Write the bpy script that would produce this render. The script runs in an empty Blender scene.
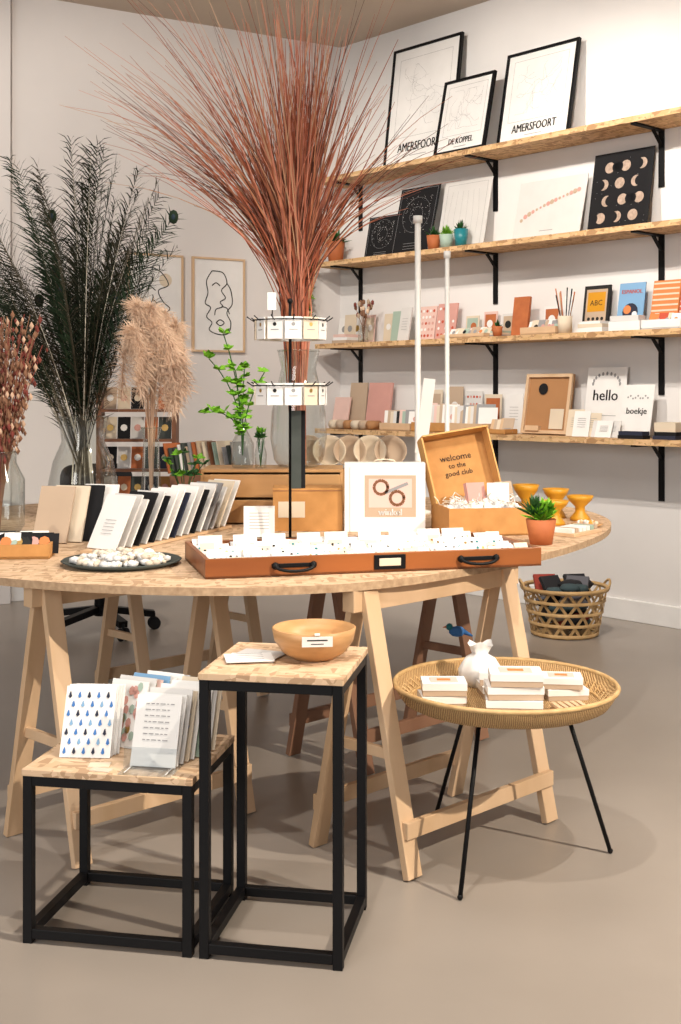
import bpy, math, random
from mathutils import Matrix, Vector
R=random.Random(7)
sc=bpy.context.scene
T=lambda x,y,z:Matrix.Translation((x,y,z))
RX=lambda a:Matrix.Rotation(a,4,'X')
RY=lambda a:Matrix.Rotation(a,4,'Y')
RZ=lambda a:Matrix.Rotation(a,4,'Z')
D=math.radians
# ---------------------------------------------------------------- materials
def mat(name,c,c2=None,scale=8,rough=.6,metal=0,bump=0,stretch=(1,1,1),detail=4,spec=.35,wave=False):
    m=bpy.data.materials.new(name); m.use_nodes=True
    nt=m.node_tree; p=nt.nodes['Principled BSDF']
    p.inputs['Base Color'].default_value=(*c,1); p.inputs['Roughness'].default_value=rough
    p.inputs['Metallic'].default_value=metal; p.inputs['Specular IOR Level'].default_value=spec
    if c2 is None and bump==0: c2=tuple(x*.93 for x in c)
    tc=nt.nodes.new('ShaderNodeTexCoord'); mp=nt.nodes.new('ShaderNodeMapping')
    mp.inputs['Scale'].default_value=stretch
    nt.links.new(tc.outputs['Object'],mp.inputs['Vector'])
    if wave:
        n=nt.nodes.new('ShaderNodeTexWave'); n.inputs['Scale'].default_value=scale; n.inputs['Distortion'].default_value=3
    else:
        n=nt.nodes.new('ShaderNodeTexNoise'); n.inputs['Scale'].default_value=scale; n.inputs['Detail'].default_value=detail
    nt.links.new(mp.outputs[0],n.inputs['Vector'])
    fac=n.outputs[1] if not wave else n.outputs['Fac']
    if c2:
        r=nt.nodes.new('ShaderNodeValToRGB'); r.color_ramp.elements[0].color=(*c,1); r.color_ramp.elements[1].color=(*c2,1)
        r.color_ramp.elements[0].position=.35; r.color_ramp.elements[1].position=.65
        nt.links.new(fac,r.inputs[0]); nt.links.new(r.outputs[0],p.inputs['Base Color'])
    if bump:
        b=nt.nodes.new('ShaderNodeBump'); b.inputs['Strength'].default_value=bump; b.inputs['Distance'].default_value=.01
        nt.links.new(fac,b.inputs['Height']); nt.links.new(b.outputs[0],p.inputs['Normal'])
    return m
def osb(name,cols,sc_=45):
    m=bpy.data.materials.new(name); m.use_nodes=True; nt=m.node_tree; p=nt.nodes['Principled BSDF']
    p.inputs['Roughness'].default_value=.65; p.inputs['Specular IOR Level'].default_value=.3
    tc=nt.nodes.new('ShaderNodeTexCoord'); outs=[]
    for i,(st,rot) in enumerate([((.28,1,1),.4),((1,.28,1),-.3)]):
        mp=nt.nodes.new('ShaderNodeMapping'); mp.inputs['Scale'].default_value=st; mp.inputs['Rotation'].default_value=(0,0,rot)
        v=nt.nodes.new('ShaderNodeTexVoronoi'); v.inputs['Scale'].default_value=sc_
        nt.links.new(tc.outputs['Object'],mp.inputs[0]); nt.links.new(mp.outputs[0],v.inputs['Vector'])
        s=nt.nodes.new('ShaderNodeSeparateColor'); nt.links.new(v.outputs['Color'],s.inputs[0])
        r=nt.nodes.new('ShaderNodeValToRGB'); r.color_ramp.interpolation='CONSTANT'
        for k,c in enumerate(cols):
            if k<2: e=r.color_ramp.elements[k]; e.position=k*.25
            else: e=r.color_ramp.elements.new(k*.25)
            e.color=(*c,1)
        nt.links.new(s.outputs[0],r.inputs[0]); outs.append((r,s))
    mx=nt.nodes.new('ShaderNodeMix'); mx.data_type='RGBA'
    th=nt.nodes.new('ShaderNodeMath'); th.operation='GREATER_THAN'; th.inputs[1].default_value=.5
    nt.links.new(outs[0][1].outputs[1],th.inputs[0]); nt.links.new(th.outputs[0],mx.inputs[0])
    nt.links.new(outs[0][0].outputs[0],mx.inputs[6]); nt.links.new(outs[1][0].outputs[0],mx.inputs[7])
    nt.links.new(mx.outputs[2],p.inputs['Base Color'])
    return m
def glass(name,tint=(.90,.93,.92),lo=.06,hi=.75):
    m=bpy.data.materials.new(name); m.use_nodes=True; nt=m.node_tree
    nt.nodes.remove(nt.nodes['Principled BSDF']); o=nt.nodes['Material Output']
    tr=nt.nodes.new('ShaderNodeBsdfTransparent'); tr.inputs[0].default_value=(*tint,1)
    gl=nt.nodes.new('ShaderNodeBsdfGlossy'); gl.inputs['Roughness'].default_value=.06
    lw=nt.nodes.new('ShaderNodeLayerWeight'); lw.inputs[0].default_value=.35
    mr=nt.nodes.new('ShaderNodeMapRange'); mr.inputs['From Min'].default_value=.1; mr.inputs['To Min'].default_value=lo; mr.inputs['To Max'].default_value=hi
    mx=nt.nodes.new('ShaderNodeMixShader'); nt.links.new(lw.outputs['Facing'],mr.inputs['Value']); nt.links.new(mr.outputs[0],mx.inputs[0])
    nt.links.new(tr.outputs[0],mx.inputs[1]); nt.links.new(gl.outputs[0],mx.inputs[2]); nt.links.new(mx.outputs[0],o.inputs[0])
    return m
WALL=mat('wall_paint',(.78,.765,.76),(.75,.735,.73),3,.85,bump=.03)
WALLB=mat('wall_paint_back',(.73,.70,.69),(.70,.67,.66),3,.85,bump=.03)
CEIL=mat('ceiling_paint',(.58,.49,.40),(.55,.46,.38),2,.9)
FLOOR=mat('floor_concrete',(.28,.245,.215),(.335,.295,.262),1.3,.32,detail=8)
TRIM=mat('trim_white',(.82,.82,.82),rough=.5)
BLACK=mat('black_steel',(.004,.004,.005),rough=.5,spec=.2)
BLACKM=mat('black_matte',(.014,.014,.016),rough=.8,spec=.15)
OSBT=osb('osb_board',[(.58,.41,.26),(.68,.49,.33),(.43,.28,.17),(.62,.44,.29)],70)
OSBS=osb('osb_shelf',[(.58,.37,.18),(.70,.46,.25),(.40,.23,.11),(.62,.41,.22)],65)
PINE=mat('pine_wood',(.70,.50,.33),(.54,.36,.21),6,.55,stretch=(1,1,.12),detail=6)
PINED=mat('dark_wood',(.24,.10,.05),(.17,.07,.035),6,.5,stretch=(1,1,.12))
TRAYW=mat('tray_wood',(.34,.11,.03),(.18,.055,.018),7,.35,stretch=(.15,1,1),detail=6)
RATT=mat('rattan',(.62,.41,.20),(.38,.22,.09),60,.6,bump=.6,wave=True)
RATR=mat('rattan_rim',(.62,.42,.20),(.45,.28,.12),40,.5)
STRAW=mat('basket_straw',(.60,.40,.19),(.42,.26,.11),20,.6)
BOWLW=mat('bowl_wood',(.58,.33,.15),(.44,.23,.09),9,.4,stretch=(1,1,6))
WHITE=mat('white_paper',(.82,.81,.80),rough=.8)
WHITE2=mat('soft_white_paper',(.66,.65,.64),rough=.8)
CREAM=mat('cream_paper',(.70,.60,.47),rough=.8)
BEIGE=mat('beige_card',(.50,.38,.28),rough=.8)
PINK=mat('pink_cover',(.62,.33,.29),rough=.7)
PINKL=mat('pale_pink_cover',(.74,.52,.47),rough=.7)
KRAFT=mat('kraft_cardboard',(.54,.27,.09),(.45,.22,.07),20,.8)
KRAFTD=mat('kraft_inside',(.64,.36,.13),rough=.8)
NAVY=mat('navy_cover',(.02,.025,.05),rough=.7)
BLUE=mat('blue_ink',(.05,.18,.48),rough=.7)
BLUEL=mat('pale_blue_ink',(.20,.38,.60),rough=.7)
TEAL=mat('teal_glaze',(.02,.20,.24),rough=.3)
SAGE=mat('sage_cover',(.36,.47,.40),rough=.7)
MUST=mat('mustard_glaze',(.62,.29,.02),rough=.35)
TERRA=mat('terracotta',(.48,.15,.05),(.38,.11,.04),15,.7)
REDC=mat('red_cover',(.50,.08,.04),rough=.7)
ORNG=mat('orange_print',(.66,.22,.07),rough=.7)
INK=mat('black_ink',(.012,.012,.012),rough=.7)
GREY=mat('grey_print',(.30,.30,.31),rough=.8)
GOLD=mat('brass',(.60,.38,.13),rough=.35,metal=.9)
SLATE=mat('slate',(.06,.07,.065),(.04,.05,.045),12,.6)
PEB=mat('pale_pebble',(.68,.60,.50),(.55,.47,.38),12,.7)
GRN=mat('bright_leaf',(.22,.50,.03),(.12,.34,.02),10,.5)
GRND=mat('dark_leaf',(.035,.13,.03),(.02,.08,.02),10,.5)
GRS=[mat('grass_rust',(.40,.11,.055),(.28,.075,.04),10,.7),mat('grass_rose',(.62,.26,.17),(.50,.18,.12),10,.7),
     mat('grass_umber',(.13,.045,.03),rough=.7),mat('grass_tan',(.56,.33,.20),rough=.7),mat('grass_copper',(.48,.18,.09),rough=.7)]
PEA=[mat('feather_dark',(.010,.014,.010),(.018,.022,.012),10,.7,spec=.1),mat('feather_green',(.020,.040,.020),(.010,.020,.010),10,.6,spec=.15),
     mat('feather_brown',(.065,.053,.033),rough=.7)]
PEYE=mat('feather_eye',(.006,.022,.04),rough=.5)
QUILL=mat('feather_quill',(.60,.56,.48),rough=.5)
PAMP=[mat('pampas_beige',(.78,.58,.43),rough=.9),mat('pampas_rose',(.62,.42,.30),rough=.9)]
DRY=[mat('dried_red',(.20,.045,.035),rough=.8),mat('dried_brown',(.24,.12,.07),rough=.8)]
GLASS=glass('clear_glass'); ACR=glass('acrylic',(.93,.95,.96),.08,.3)
POLEW=mat('white_lacquer',(.82,.82,.80),rough=.35)
CORK=mat('wall_brown',(.42,.21,.09),rough=.7)
CLOTH=[mat('cloth_charcoal',(.02,.02,.024),rough=.9),mat('cloth_grey',(.12,.12,.14),rough=.9),mat('cloth_red',(.32,.05,.035),rough=.9),mat('cloth_slate',(.05,.08,.09),rough=.9),mat('cloth_sand',(.40,.33,.26),rough=.9)]
# ---------------------------------------------------------------- mesh builder
_tx={}
def textgeo(s):
    if s in _tx: return _tx[s]
    cu=bpy.data.curves.new('t','FONT'); cu.body=s; cu.align_x='CENTER'; cu.size=1; cu.resolution_u=2
    ob=bpy.data.objects.new('t',cu); sc.collection.objects.link(ob)
    bpy.context.view_layer.update()
    me=bpy.data.meshes.new_from_object(ob.evaluated_get(bpy.context.evaluated_depsgraph_get()))
    g=([tuple(v.co) for v in me.vertices],[tuple(p.vertices) for p in me.polygons])
    bpy.data.objects.remove(ob); bpy.data.meshes.remove(me); bpy.data.curves.remove(cu)
    _tx[s]=g; return g
class B:
    def __init__(s,name,M=None):
        s.n=name; s.M=M or Matrix.Identity(4); s.v=[]; s.f=[]; s.m=[]; s.sm=[]; s.mats=[]
    def add(s,vs,fs,m,sm=False,M=None):
        if m not in s.mats: s.mats.append(m)
        k=s.mats.index(m); o=len(s.v)
        if M is not None: vs=[M@Vector(v) for v in vs]
        s.v+= [tuple(v) for v in vs]
        for f in fs: s.f.append(tuple(i+o for i in f)); s.m.append(k); s.sm.append(sm)
    def box(s,c,d,m,M=None):
        x,y,z=c; a,b_,h=d[0]/2,d[1]/2,d[2]/2
        vs=[(x+i*a,y+j*b_,z+k*h) for i in(-1,1) for j in(-1,1) for k in(-1,1)]
        s.add(vs,[(0,1,3,2),(4,6,7,5),(0,4,5,1),(2,3,7,6),(0,2,6,4),(1,5,7,3)],m,False,M)
    def beam(s,p0,p1,w,h,m,side=(0,0,1)):
        p0,p1=Vector(p0),Vector(p1); d=(p1-p0).normalized(); sd=Vector(side); sd=(sd-d*sd.dot(d)).normalized(); o=d.cross(sd)
        vs=[p+sd*(i*w/2)+o*(j*h/2) for p in(p0,p1) for i,j in((-1,-1),(1,-1),(1,1),(-1,1))]
        s.add(vs,[(3,2,1,0),(4,5,6,7),(0,1,5,4),(1,2,6,5),(2,3,7,6),(3,0,4,7)],m)
    def tube(s,pts,r,m,n=8,M=None,cap=True):
        pts=[Vector(p) for p in pts]
        if not hasattr(r,'__len__'): r=[r]*len(pts)
        vs=[];fs=[]; up=None
        for i,p in enumerate(pts):
            d=(pts[min(i+1,len(pts)-1)]-pts[max(i-1,0)])
            if d.length<1e-9: d=Vector((0,0,1))
            d.normalize()
            if up is None: up=Vector((1,0,0)) if abs(d.x)<.8 else Vector((0,1,0))
            u=up-d*up.dot(d)
            if u.length<1e-4: u=d.orthogonal()
            u.normalize(); up=u; w=d.cross(u)
            for k in range(n):
                a=2*math.pi*k/n; vs.append(p+(u*math.cos(a)+w*math.sin(a))*r[i])
        for i in range(len(pts)-1):
            for k in range(n):
                fs.append((i*n+k,i*n+(k+1)%n,(i+1)*n+(k+1)%n,(i+1)*n+k))
        if cap and n>3: fs.append(tuple(range(n))[::-1]); fs.append(tuple((len(pts)-1)*n+k for k in range(n)))
        s.add(vs,fs,m,n>4,M)
    def lathe(s,prof,m,n=32,M=None,cap=False):
        vs=[];fs=[]
        for r,z in prof:
            for k in range(n):
                a=2*math.pi*k/n; vs.append((r*math.cos(a),r*math.sin(a),z))
        for i in range(len(prof)-1):
            for k in range(n): fs.append((i*n+k,i*n+(k+1)%n,(i+1)*n+(k+1)%n,(i+1)*n+k))
        if cap: fs.append(tuple(range(n))[::-1]); fs.append(tuple((len(prof)-1)*n+k for k in range(n)))
        s.add(vs,fs,m,True,M)
    def ball(s,c,r,m,sc_=(1,1,1),M=None,n=10,j=0):
        vs=[];fs=[]; h=n//2
        for i in range(h+1):
            a=math.pi*i/h
            for k in range(n):
                b_=2*math.pi*k/n; q=1+j*(R.random()-.5)
                vs.append((c[0]+r*sc_[0]*math.sin(a)*math.cos(b_)*q,c[1]+r*sc_[1]*math.sin(a)*math.sin(b_)*q,c[2]-r*sc_[2]*math.cos(a)*q if 0<i<h else c[2]-r*sc_[2]*math.cos(a)))
        for i in range(h):
            for k in range(n): fs.append((i*n+k,i*n+(k+1)%n,(i+1)*n+(k+1)%n,(i+1)*n+k))
        s.add(vs,fs,m,True,M)
    def prism(s,poly,z0,z1,m,M=None,sidem=None):
        n=len(poly)
        s.add([(x,y,z1) for x,y in poly],[tuple(range(n))],m,False,M)
        s.add([(x,y,z0) for x,y in poly],[tuple(range(n))[::-1]],m,False,M)
        s.add([(x,y,z0) for x,y in poly]+[(x,y,z1) for x,y in poly],[(i,(i+1)%n,n+(i+1)%n,n+i) for i in range(n)],sidem or m,False,M)
    # flat graphics on a card plane (x,z), front face is -y
    def flat(s,M,poly,m,y=-.0035): s.add([(x,y,z) for x,z in poly],[tuple(range(len(poly)))],m,False,M)
    def disc(s,M,cx,cz,r,m,y=-.0035,n=14,sx=1,sz=1,a0=0,a1=6.2832): s.flat(M,[(cx+sx*r*math.cos(a0+(a1-a0)*k/n),cz+sz*r*math.sin(a0+(a1-a0)*k/n)) for k in range(n)],m,y)
    def line(s,M,pts,w,m,y=-.0035):
        for (x0,z0),(x1,z1) in zip(pts[:-1],pts[1:]):
            dx,dz=x1-x0,z1-z0; l=math.hypot(dx,dz) or 1; nx,nz=-dz/l*w/2,dx/l*w/2
            s.flat(M,[(x0+nx,z0+nz),(x0-nx,z0-nz),(x1-nx,z1-nz),(x1+nx,z1+nz)],m,y)
    def text(s,M,t,size,x,z,m,y=-.0037,kx=1,bold=0):
        vs,fs=textgeo(t)
        for dx in ((0,) if not bold else (-bold,0,bold)):
            s.add([(x+dx+a*size*kx,y-abs(dx)*.05,z+b_*size) for a,b_,_ in vs],fs,m,False,M)
    def card(s,x,y,z,w,h,m,yaw=0,lean=.2,th=.003,M=None):
        Mc=(M or Matrix.Identity(4))@T(x,y,z+.5*th*math.sin(abs(lean))+.0003)@RZ(yaw)@RX(-lean)
        s.box((0,0,h/2),(w,th,h),m,Mc); return Mc
    def done(s,bev=0):
        me=bpy.data.meshes.new(s.n); me.from_pydata(s.v,[],s.f)
        for m in s.mats: me.materials.append(m)
        me.polygons.foreach_set('material_index',s.m); me.polygons.foreach_set('use_smooth',s.sm); me.update()
        ob=bpy.data.objects.new(s.n,me); ob.matrix_world=s.M; sc.collection.objects.link(ob)
        if bev:
            b=ob.modifiers.new('bev','BEVEL'); b.width=bev; b.segments=2; b.limit_method='ANGLE'
        return ob
# ---------------------------------------------------------------- room
CY=8.64
RW=T(0,CY,0)@RZ(-math.atan2(.7402,.6725))
BW=T(0,CY,0)@RZ(math.atan2(.503,.864))
H=3.78
b=B('floor'); b.box((0,3,-.05),(18,16,.1),FLOOR); b.done()
b=B('ceiling'); b.box((0,4,H+.05),(18,13,.1),CEIL); b.done()
b=B('wall_right',RW); b.box((4.4,.1,H/2),(9,.2,H),WALL); b.done()
b=B('wall_back',BW); b.box((-4,.1,H/2),(8,.2,H),WALLB); b.done()
b=B('baseboard_right',RW); b.box((4.45,-.009,.06),(8.9,.018,.12),TRIM); b.done(.004)
b=B('baseboard_back',BW); b.box((-4,-.009,.06),(8,.018,.12),TRIM); b.done(.004)
b=B('trim_pilaster',BW); b.box((-2.72,-.04,H/2),(.66,.08,H),WALLB); b.done(.003)
# shelves
SZ=[2.79,2.205,1.635,1.045]
SD=.29
for z in SZ:
    b=B('wall_shelf',RW@T(0,0,z)); x0=.05; x1=4.3
    b.box(((x0+x1)/2,-SD/2,-.016),(x1-x0,SD-.004,.032),OSBS)
    for t in (.2156,1.457,2.658,3.86):
        b.box((t,-.004,-.032-.16),(.036,.008,.32),BLACK)
        b.box((t,-.14,-.037),(.036,.27,.010),BLACK)
        b.beam((t,-.006,-.12),(t,-.09,-.04),.02,.008,BLACK,(1,0,0))
    b.done()
def S(t,d,i): return RW@T(t,-d,SZ[i]+.0005)
# framed posters
def framed(M,w,h,lean,title,seed,fm=BLACK,fw=.018):
    b=B('framed_poster',M); Mc=T(0,0,.0115*math.sin(lean))@RX(-lean)
    rr=random.Random(seed)
    for sx in(-1,1): b.box((sx*(w/2-fw/2),0,h/2),(fw,.022,h),fm,Mc)
    for z in(fw/2,h-fw/2): b.box((0,0,z),(w-2*fw,.022,fw),fm,Mc)
    b.box((0,.003,h/2),(w-2*fw,.010,h-2*fw),WHITE,Mc)
    b.line(Mc,[(-w*.38,h*.24),(w*.38,h*.24),(w*.38,h*.90),(-w*.38,h*.90),(-w*.38,h*.24)],.0018,GREY)
    for i in range(18):
        x=rr.uniform(-.15,.15)*w; z=rr.uniform(.42,.75)*h; pts=[(x,z)]; a=rr.uniform(0,6.3)
        for k in range(6):
            a+=rr.uniform(-.9,.9); x=max(-.30*w,min(.30*w,x+.035*math.cos(a))); z=max(.32*h,min(.84*h,z+.035*math.sin(a))); pts.append((x,z))
        b.line(Mc,pts,.001,GREY)
    b.text(Mc,title,w*.135,0,h*.12,INK,kx=.72 if len(title)>8 else .85,bold=.0018)
    b.line(Mc,[(-w*.12,h*.08),(w*.12,h*.08)],.004,GREY)
    return b.done()
framed(S(.93,.17,0),.62,.82,.13,'AMERSFOORT',1)
framed(S(1.36,.24,0),.42,.50,.22,'DE KOPPEL',2)
framed(S(1.88,.17,0),.54,.59,.19,'AMERSFOORT',3)
def wallframe(x,art):
    b=B('line_art_frame',BW@T(x,-.013,1.57)); w,h=.39,.64; Mc=Matrix.Identity(4)
    for sx in(-1,1): b.box((sx*(w/2-.007),0,h/2),(.014,.022,h),PINE,Mc)
    for z in(.007,h-.007): b.box((0,0,z),(w-.028,.022,.014),PINE,Mc)
    b.box((0,.003,h/2),(w-.028,.010,h-.028),WHITE,Mc)
    def cur(pts,wd=.007):
        P=[]; n=len(pts)
        for i in range(n-1):
            p0=pts[max(i-1,0)];p1=pts[i];p2=pts[i+1];p3=pts[min(i+2,n-1)]
            for k in range(6):
                t=k/6; P.append(tuple(.5*((2*p1[j])+(-p0[j]+p2[j])*t+(2*p0[j]-5*p1[j]+4*p2[j]-p3[j])*t*t+(-p0[j]+3*p1[j]-3*p2[j]+p3[j])*t**3) for j in(0,1)))
        P.append(pts[-1]); b.line(Mc,P,wd,INK)
    if art==0:
        cur([(-.05,.55),(.03,.54),(.06,.47),(.02,.42),(.05,.37),(.01,.34),(.03,.31),(-.02,.29),(-.03,.25)])
        cur([(-.05,.55),(-.09,.48),(-.08,.40),(-.10,.33),(-.06,.30),(-.09,.24),(-.05,.20),(-.07,.15),(.0,.12),(.07,.13),(.09,.2),(.06,.27),(.10,.33),(.09,.42),(.06,.47)])
        cur([(-.05,.45),(-.02,.47),(.01,.45)]); cur([(-.02,.20),(.01,.22),(.04,.20),(.01,.18),(-.02,.20)]); cur([(.02,.31),(.06,.30),(.08,.26)])
    else:
        b.disc(Mc,-.03,.2,.06,PINKL,-.003); b.disc(Mc,.07,.47,.045,CREAM,-.003)
        cur([(-.12,.52),(-.04,.55),(.04,.52),(.09,.44),(.02,.40),(.05,.33),(.1,.28),(.03,.24),(-.04,.28),(-.1,.22),(-.06,.14),(.06,.12)])
        cur([(-.10,.40),(-.05,.43),(0,.40)])
    b.done()
wallframe(-.965,0); wallframe(-1.42,1)
def leanp(name,M,w,h,m,lean,fn=None,th=.004):
    b=B(name,M); Mc=b.card(0,0,0,w,h,m,0,lean,th)
    if fn: fn(b,Mc@T(0,-(th-.004)/2,0),w,h)
    return b.done()
def constel(b,M,w,h):
    rr=random.Random(5)
    b.line(M,[(-w*.45,h*.03),(w*.45,h*.03),(w*.45,h*.97),(-w*.45,h*.97),(-w*.45,h*.03)],.002,GREY)
    for q in (.95,.45):
        P=[(w*.36*q*math.cos(a*.26),h*.58+w*.36*q*math.sin(a*.26)) for a in range(25)]; b.line(M,P,.0012,GREY)
    for i in range(90):
        b.disc(M,rr.uniform(-.35,.35)*w,rr.uniform(.32,.86)*h,rr.uniform(.001,.0028),WHITE2,n=6,y=-.004)
    for i in range(3): b.line(M,[(-w*.2,h*(.08+.04*i)),(w*.2,h*(.08+.04*i))],.002,GREY)
MOON=mat('moon_print',(.50,.38,.30),(.32,.24,.19),60,.8)
def moons(b,M,w,h):
    for i in range(4):
        for j in range(3):
            x=(j-1)*w*.27+(.02 if i%2 else -.01); z=h*(.18+.21*i); b.disc(M,x,z,w*.082,MOON)
            o=((i*3+j)%5-2)*.024
            if abs(o)>.01: b.disc(M,x+o,z,w*.078,BLACKM,y=-.0042)
    for i in range(30): b.disc(M,R.uniform(-.45,.45)*w,R.uniform(.05,.95)*h,.0015,WHITE2,n=5)
def dotsline(b,M,w,h):
    for i in range(16):
        b.disc(M,(-.4+.8*i/15)*w,h*(.35+.4*(i/15)**.7),.012+.004*math.sin(i),PINK if i%2 else BEIGE)
    b.line(M,[(-w*.1,h*.14),(w*.1,h*.14)],.004,GREY)
def faint(b,M,w,h):
    b.line(M,[(-w*.42,h*.05),(w*.42,h*.05),(w*.42,h*.95),(-w*.42,h*.95),(-w*.42,h*.05)],.002,GREY)
    for q in range(6):
        b.line(M,[(-w*.3+w*.12*q,h*.2),(-w*.34+w*.13*q,h*.5),(-w*.3+w*.11*q,h*.85)],.0012,GREY)
leanp('star_chart_print',S(.50,.10,1),.30,.31,BLACKM,.2,constel)
leanp('star_chart_print',S(.86,.17,1),.36,.47,BLACKM,.25,constel)
leanp('grey_print',S(1.27,.14,1),.40,.46,WHITE2,.22,faint)
leanp('dotted_art_print',S(1.95,.14,1),.50,.38,WHITE2,.25,dotsline)
leanp('moon_phase_print',S(2.44,.12,1),.40,.47,BLACKM,.18,moons)
def leafrosette(b,c,n,l,w,m,up=.5,M=None):
    for i in range(n):
        a=R.uniform(0,6.28); e=R.uniform(up-.4,up+.7); L=l*R.uniform(.7,1.1)
        d=Vector((math.cos(a)*math.cos(e),math.sin(a)*math.cos(e),math.sin(e))); s_=Vector((-math.sin(a),math.cos(a),0))
        c_=Vector(c); vs=[c_,c_+d*L*.5+s_*w/2,c_+d*L,c_+d*L*.5-s_*w/2,c_+d*L*.45+Vector((0,0,w*.3))]
        b.add(vs,[(0,1,4),(1,2,4),(2,3,4),(3,0,4)],m,False,M)
for t,m,hh,g in((1.14,TERRA,.09,GRND),(1.25,SAGE,.085,GRN),(1.36,TEAL,.11,GRND)):
    b=B('potted_succulent',S(t,.235 if t<1.3 else .22,1)); b.lathe([(0,0),(.035,0),(.045,hh),(.040,hh),(.036,.02),(0,.02)],m,20); b.lathe([(0,hh*.85),(.04,hh*.85)],PINED,16)
    leafrosette(b,(0,0,hh*.85),34,.075,.022,g,.9); b.done()
# hanging plant
b=B('trailing_plant',S(.115,.15,1)); b.lathe([(0,0),(.05,0),(.065,.15),(.058,.15),(.045,.02),(0,.02)],TERRA,20); b.lathe([(0,.13),(.058,.13)],PINED,16)
leafrosette(b,(0,0,.13),30,.12,.04,GRND,.6)
for i in range(9):
    a=-2.6+.25*i; x,y=.07*math.cos(a),.07*math.sin(a); L=R.uniform(.25,.48)
    ox=-.10-.012*i; P=[(0,0,.14),(x,y-.03,.18),(ox*1.0,-.10-.012*i,.10)]+[(ox+R.uniform(-.01,.01),-.16-.003*k,.02-L*k/6) for k in range(7)]
    b.tube(P,.002,GRND,3)
    for p in P[2:]:
        for q in range(5): leafrosette(b,(p[0]+R.uniform(-.015,.015),p[1],p[2]+R.uniform(-.03,.03)),2,.05,.035,GRN if R.random()<.3 else GRND,-.3)
b.done()
# shelf 3 & 4 goods
def cardrow(name,M,n,dx,w,h,mats,lean=.25,yaw=0,box=None,jit=.15):
    b=B(name,M)
    z0=0
    if box:
        L,dp,hh,bm=box; b.box((0,0,.004),(L,dp,.008),bm)
        for s_ in(-1,1): b.box((0,s_*(dp/2-.004),hh/2),(L,.008,hh),bm); b.box((s_*(L/2-.004),0,hh/2),(.008,dp-.016,hh),bm)
        z0=.0085
    for i in range(n):
        x=(i-(n-1)/2)*dx; m=mats[i%len(mats)]
        Mc=b.card(x,0,z0,w,h*R.uniform(1-jit,1),m,yaw+R.uniform(-.05,.05),lean+R.uniform(-.04,.04))
        if R.random()<.8: b.disc(Mc,0,h*.5,w*.2,R.choice([GREY,PINK,GOLD,SAGE,INK,ORNG]),n=8)
        if R.random()<.5: b.line(Mc,[(-w*.3,h*.25),(w*.3,h*.25)],.004,R.choice([GREY,INK,BLUE]))
    return b.done()
def stack(name,M,spec):
    b=B(name,M); z=0
    for w,d,h,m,yaw in spec:
        b.box((0,0,z+h/2),(w,d,h),m,RZ(yaw)); z+=h+.0004
    return b.done()
def pat(b,M,w,h):
    for i in range(5):
        for j in range(5): b.disc(M,(-.36+.18*i)*w,(.14+.18*j)*h,w*.06,R.choice([REDC,PINK,WHITE]),n=8)
def txtc(b,M,w,h):
    for i in range(5): b.line(M,[(-w*.25,h*(.35+.08*i)),(w*.25,h*(.35+.08*i))],.002,GREY)
def pic(b,M,w,h):
    b.flat(M,[(-w*.4,h*.12),(w*.4,h*.12),(w*.4,h*.9),(-w*.4,h*.9)],R.choice([BEIGE,PINKL,CREAM,SAGE,TERRA])); b.disc(M,R.uniform(-.1,.1)*w,h*.55,w*.22,R.choice([INK,TERRA,WHITE,PINK]),y=-.0042)
def reds(b,M,w,h):
    for i in range(9): b.line(M,[(-w*.48,h*(.06+.11*i)),(w*.48,h*(.06+.11*i))],h*.035,CREAM)
# shelf 3 (index 2)
cardrow('greeting_cards',S(.18,.08,2),3,.07,.12,.22,[WHITE,CREAM,WHITE2],.12,0)
b=B('dried_flower_jar',S(.45,.2,2)); b.lathe([(0,.002),(.035,.002),(.035,.08),(.022,.1),(.022,.12)],GLASS,16)
for i in range(26):
    a=R.uniform(0,6.28); r=R.uniform(0,.08); P=[(0,0,.02),(r*.2*math.cos(a),r*.2*math.sin(a),.12),(r*math.cos(a),r*math.sin(a),R.uniform(.18,.28))]
    b.tube(P,.0012,DRY[1],3); b.ball(P[-1],.012,R.choice([DRY[0],DRY[1],PAMP[0],BEIGE]),(1,1,1.6),n=6)
b.done()
stack('book_stack',S(.29,.20,2),[(.14,.16,.02,BEIGE,0),(.13,.15,.02,WHITE,.1),(.12,.15,.02,PINKL,0)])
leanp('pink_card',S(.36,.06,2),.10,.20,PINKL,.1,pic)
leanp('cream_card',S(.55,.06,2),.10,.20,CREAM,.1,pic)
leanp('sage_notebook',S(.665,.1,2),.10,.21,SAGE,.15,None,.012)
leanp('grey_notebook',S(.76,.13,2),.10,.23,WHITE2,.2,txtc,.012)
leanp('patterned_notebook',S(.93,.1,2),.17,.23,PINKL,.18,pat,.01)
leanp('patterned_notebook',S(1.11,.1,2),.17,.24,PINK,.18,pat,.01)
cardrow('gift_tag_tray',S(1.40,.20,2),7,.045,.07,.07,[WHITE,CREAM,SAGE,PINKL,BEIGE],.6,0,(.36,.12,.025,PINE))
leanp('small_art_card',S(1.30,.05,2),.11,.15,CREAM,.08,pic)
leanp('small_art_card',S(1.45,.05,2),.11,.17,PINKL,.08,pic)
leanp('small_art_card',S(1.60,.05,2),.11,.15,WHITE2,.08,pic)
stack('notebook_stack',S(1.635,.15,2),[(.10,.12,.012,GREY,0),(.10,.12,.012,CREAM,.0),(.09,.12,.012,SAGE,-.0)])
leanp('terracotta_notebook',S(1.76,.14,2),.12,.24,TERRA,.15,None,.02)
b=B('terracotta_pot',S(1.68,.25,2)); b.lathe([(0,0),(.025,0),(.034,.06),(.028,.06),(.022,.01),(0,.01)],TERRA,20); leafrosette(b,(0,0,.05),14,.05,.02,GRND,.9); b.done()
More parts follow.
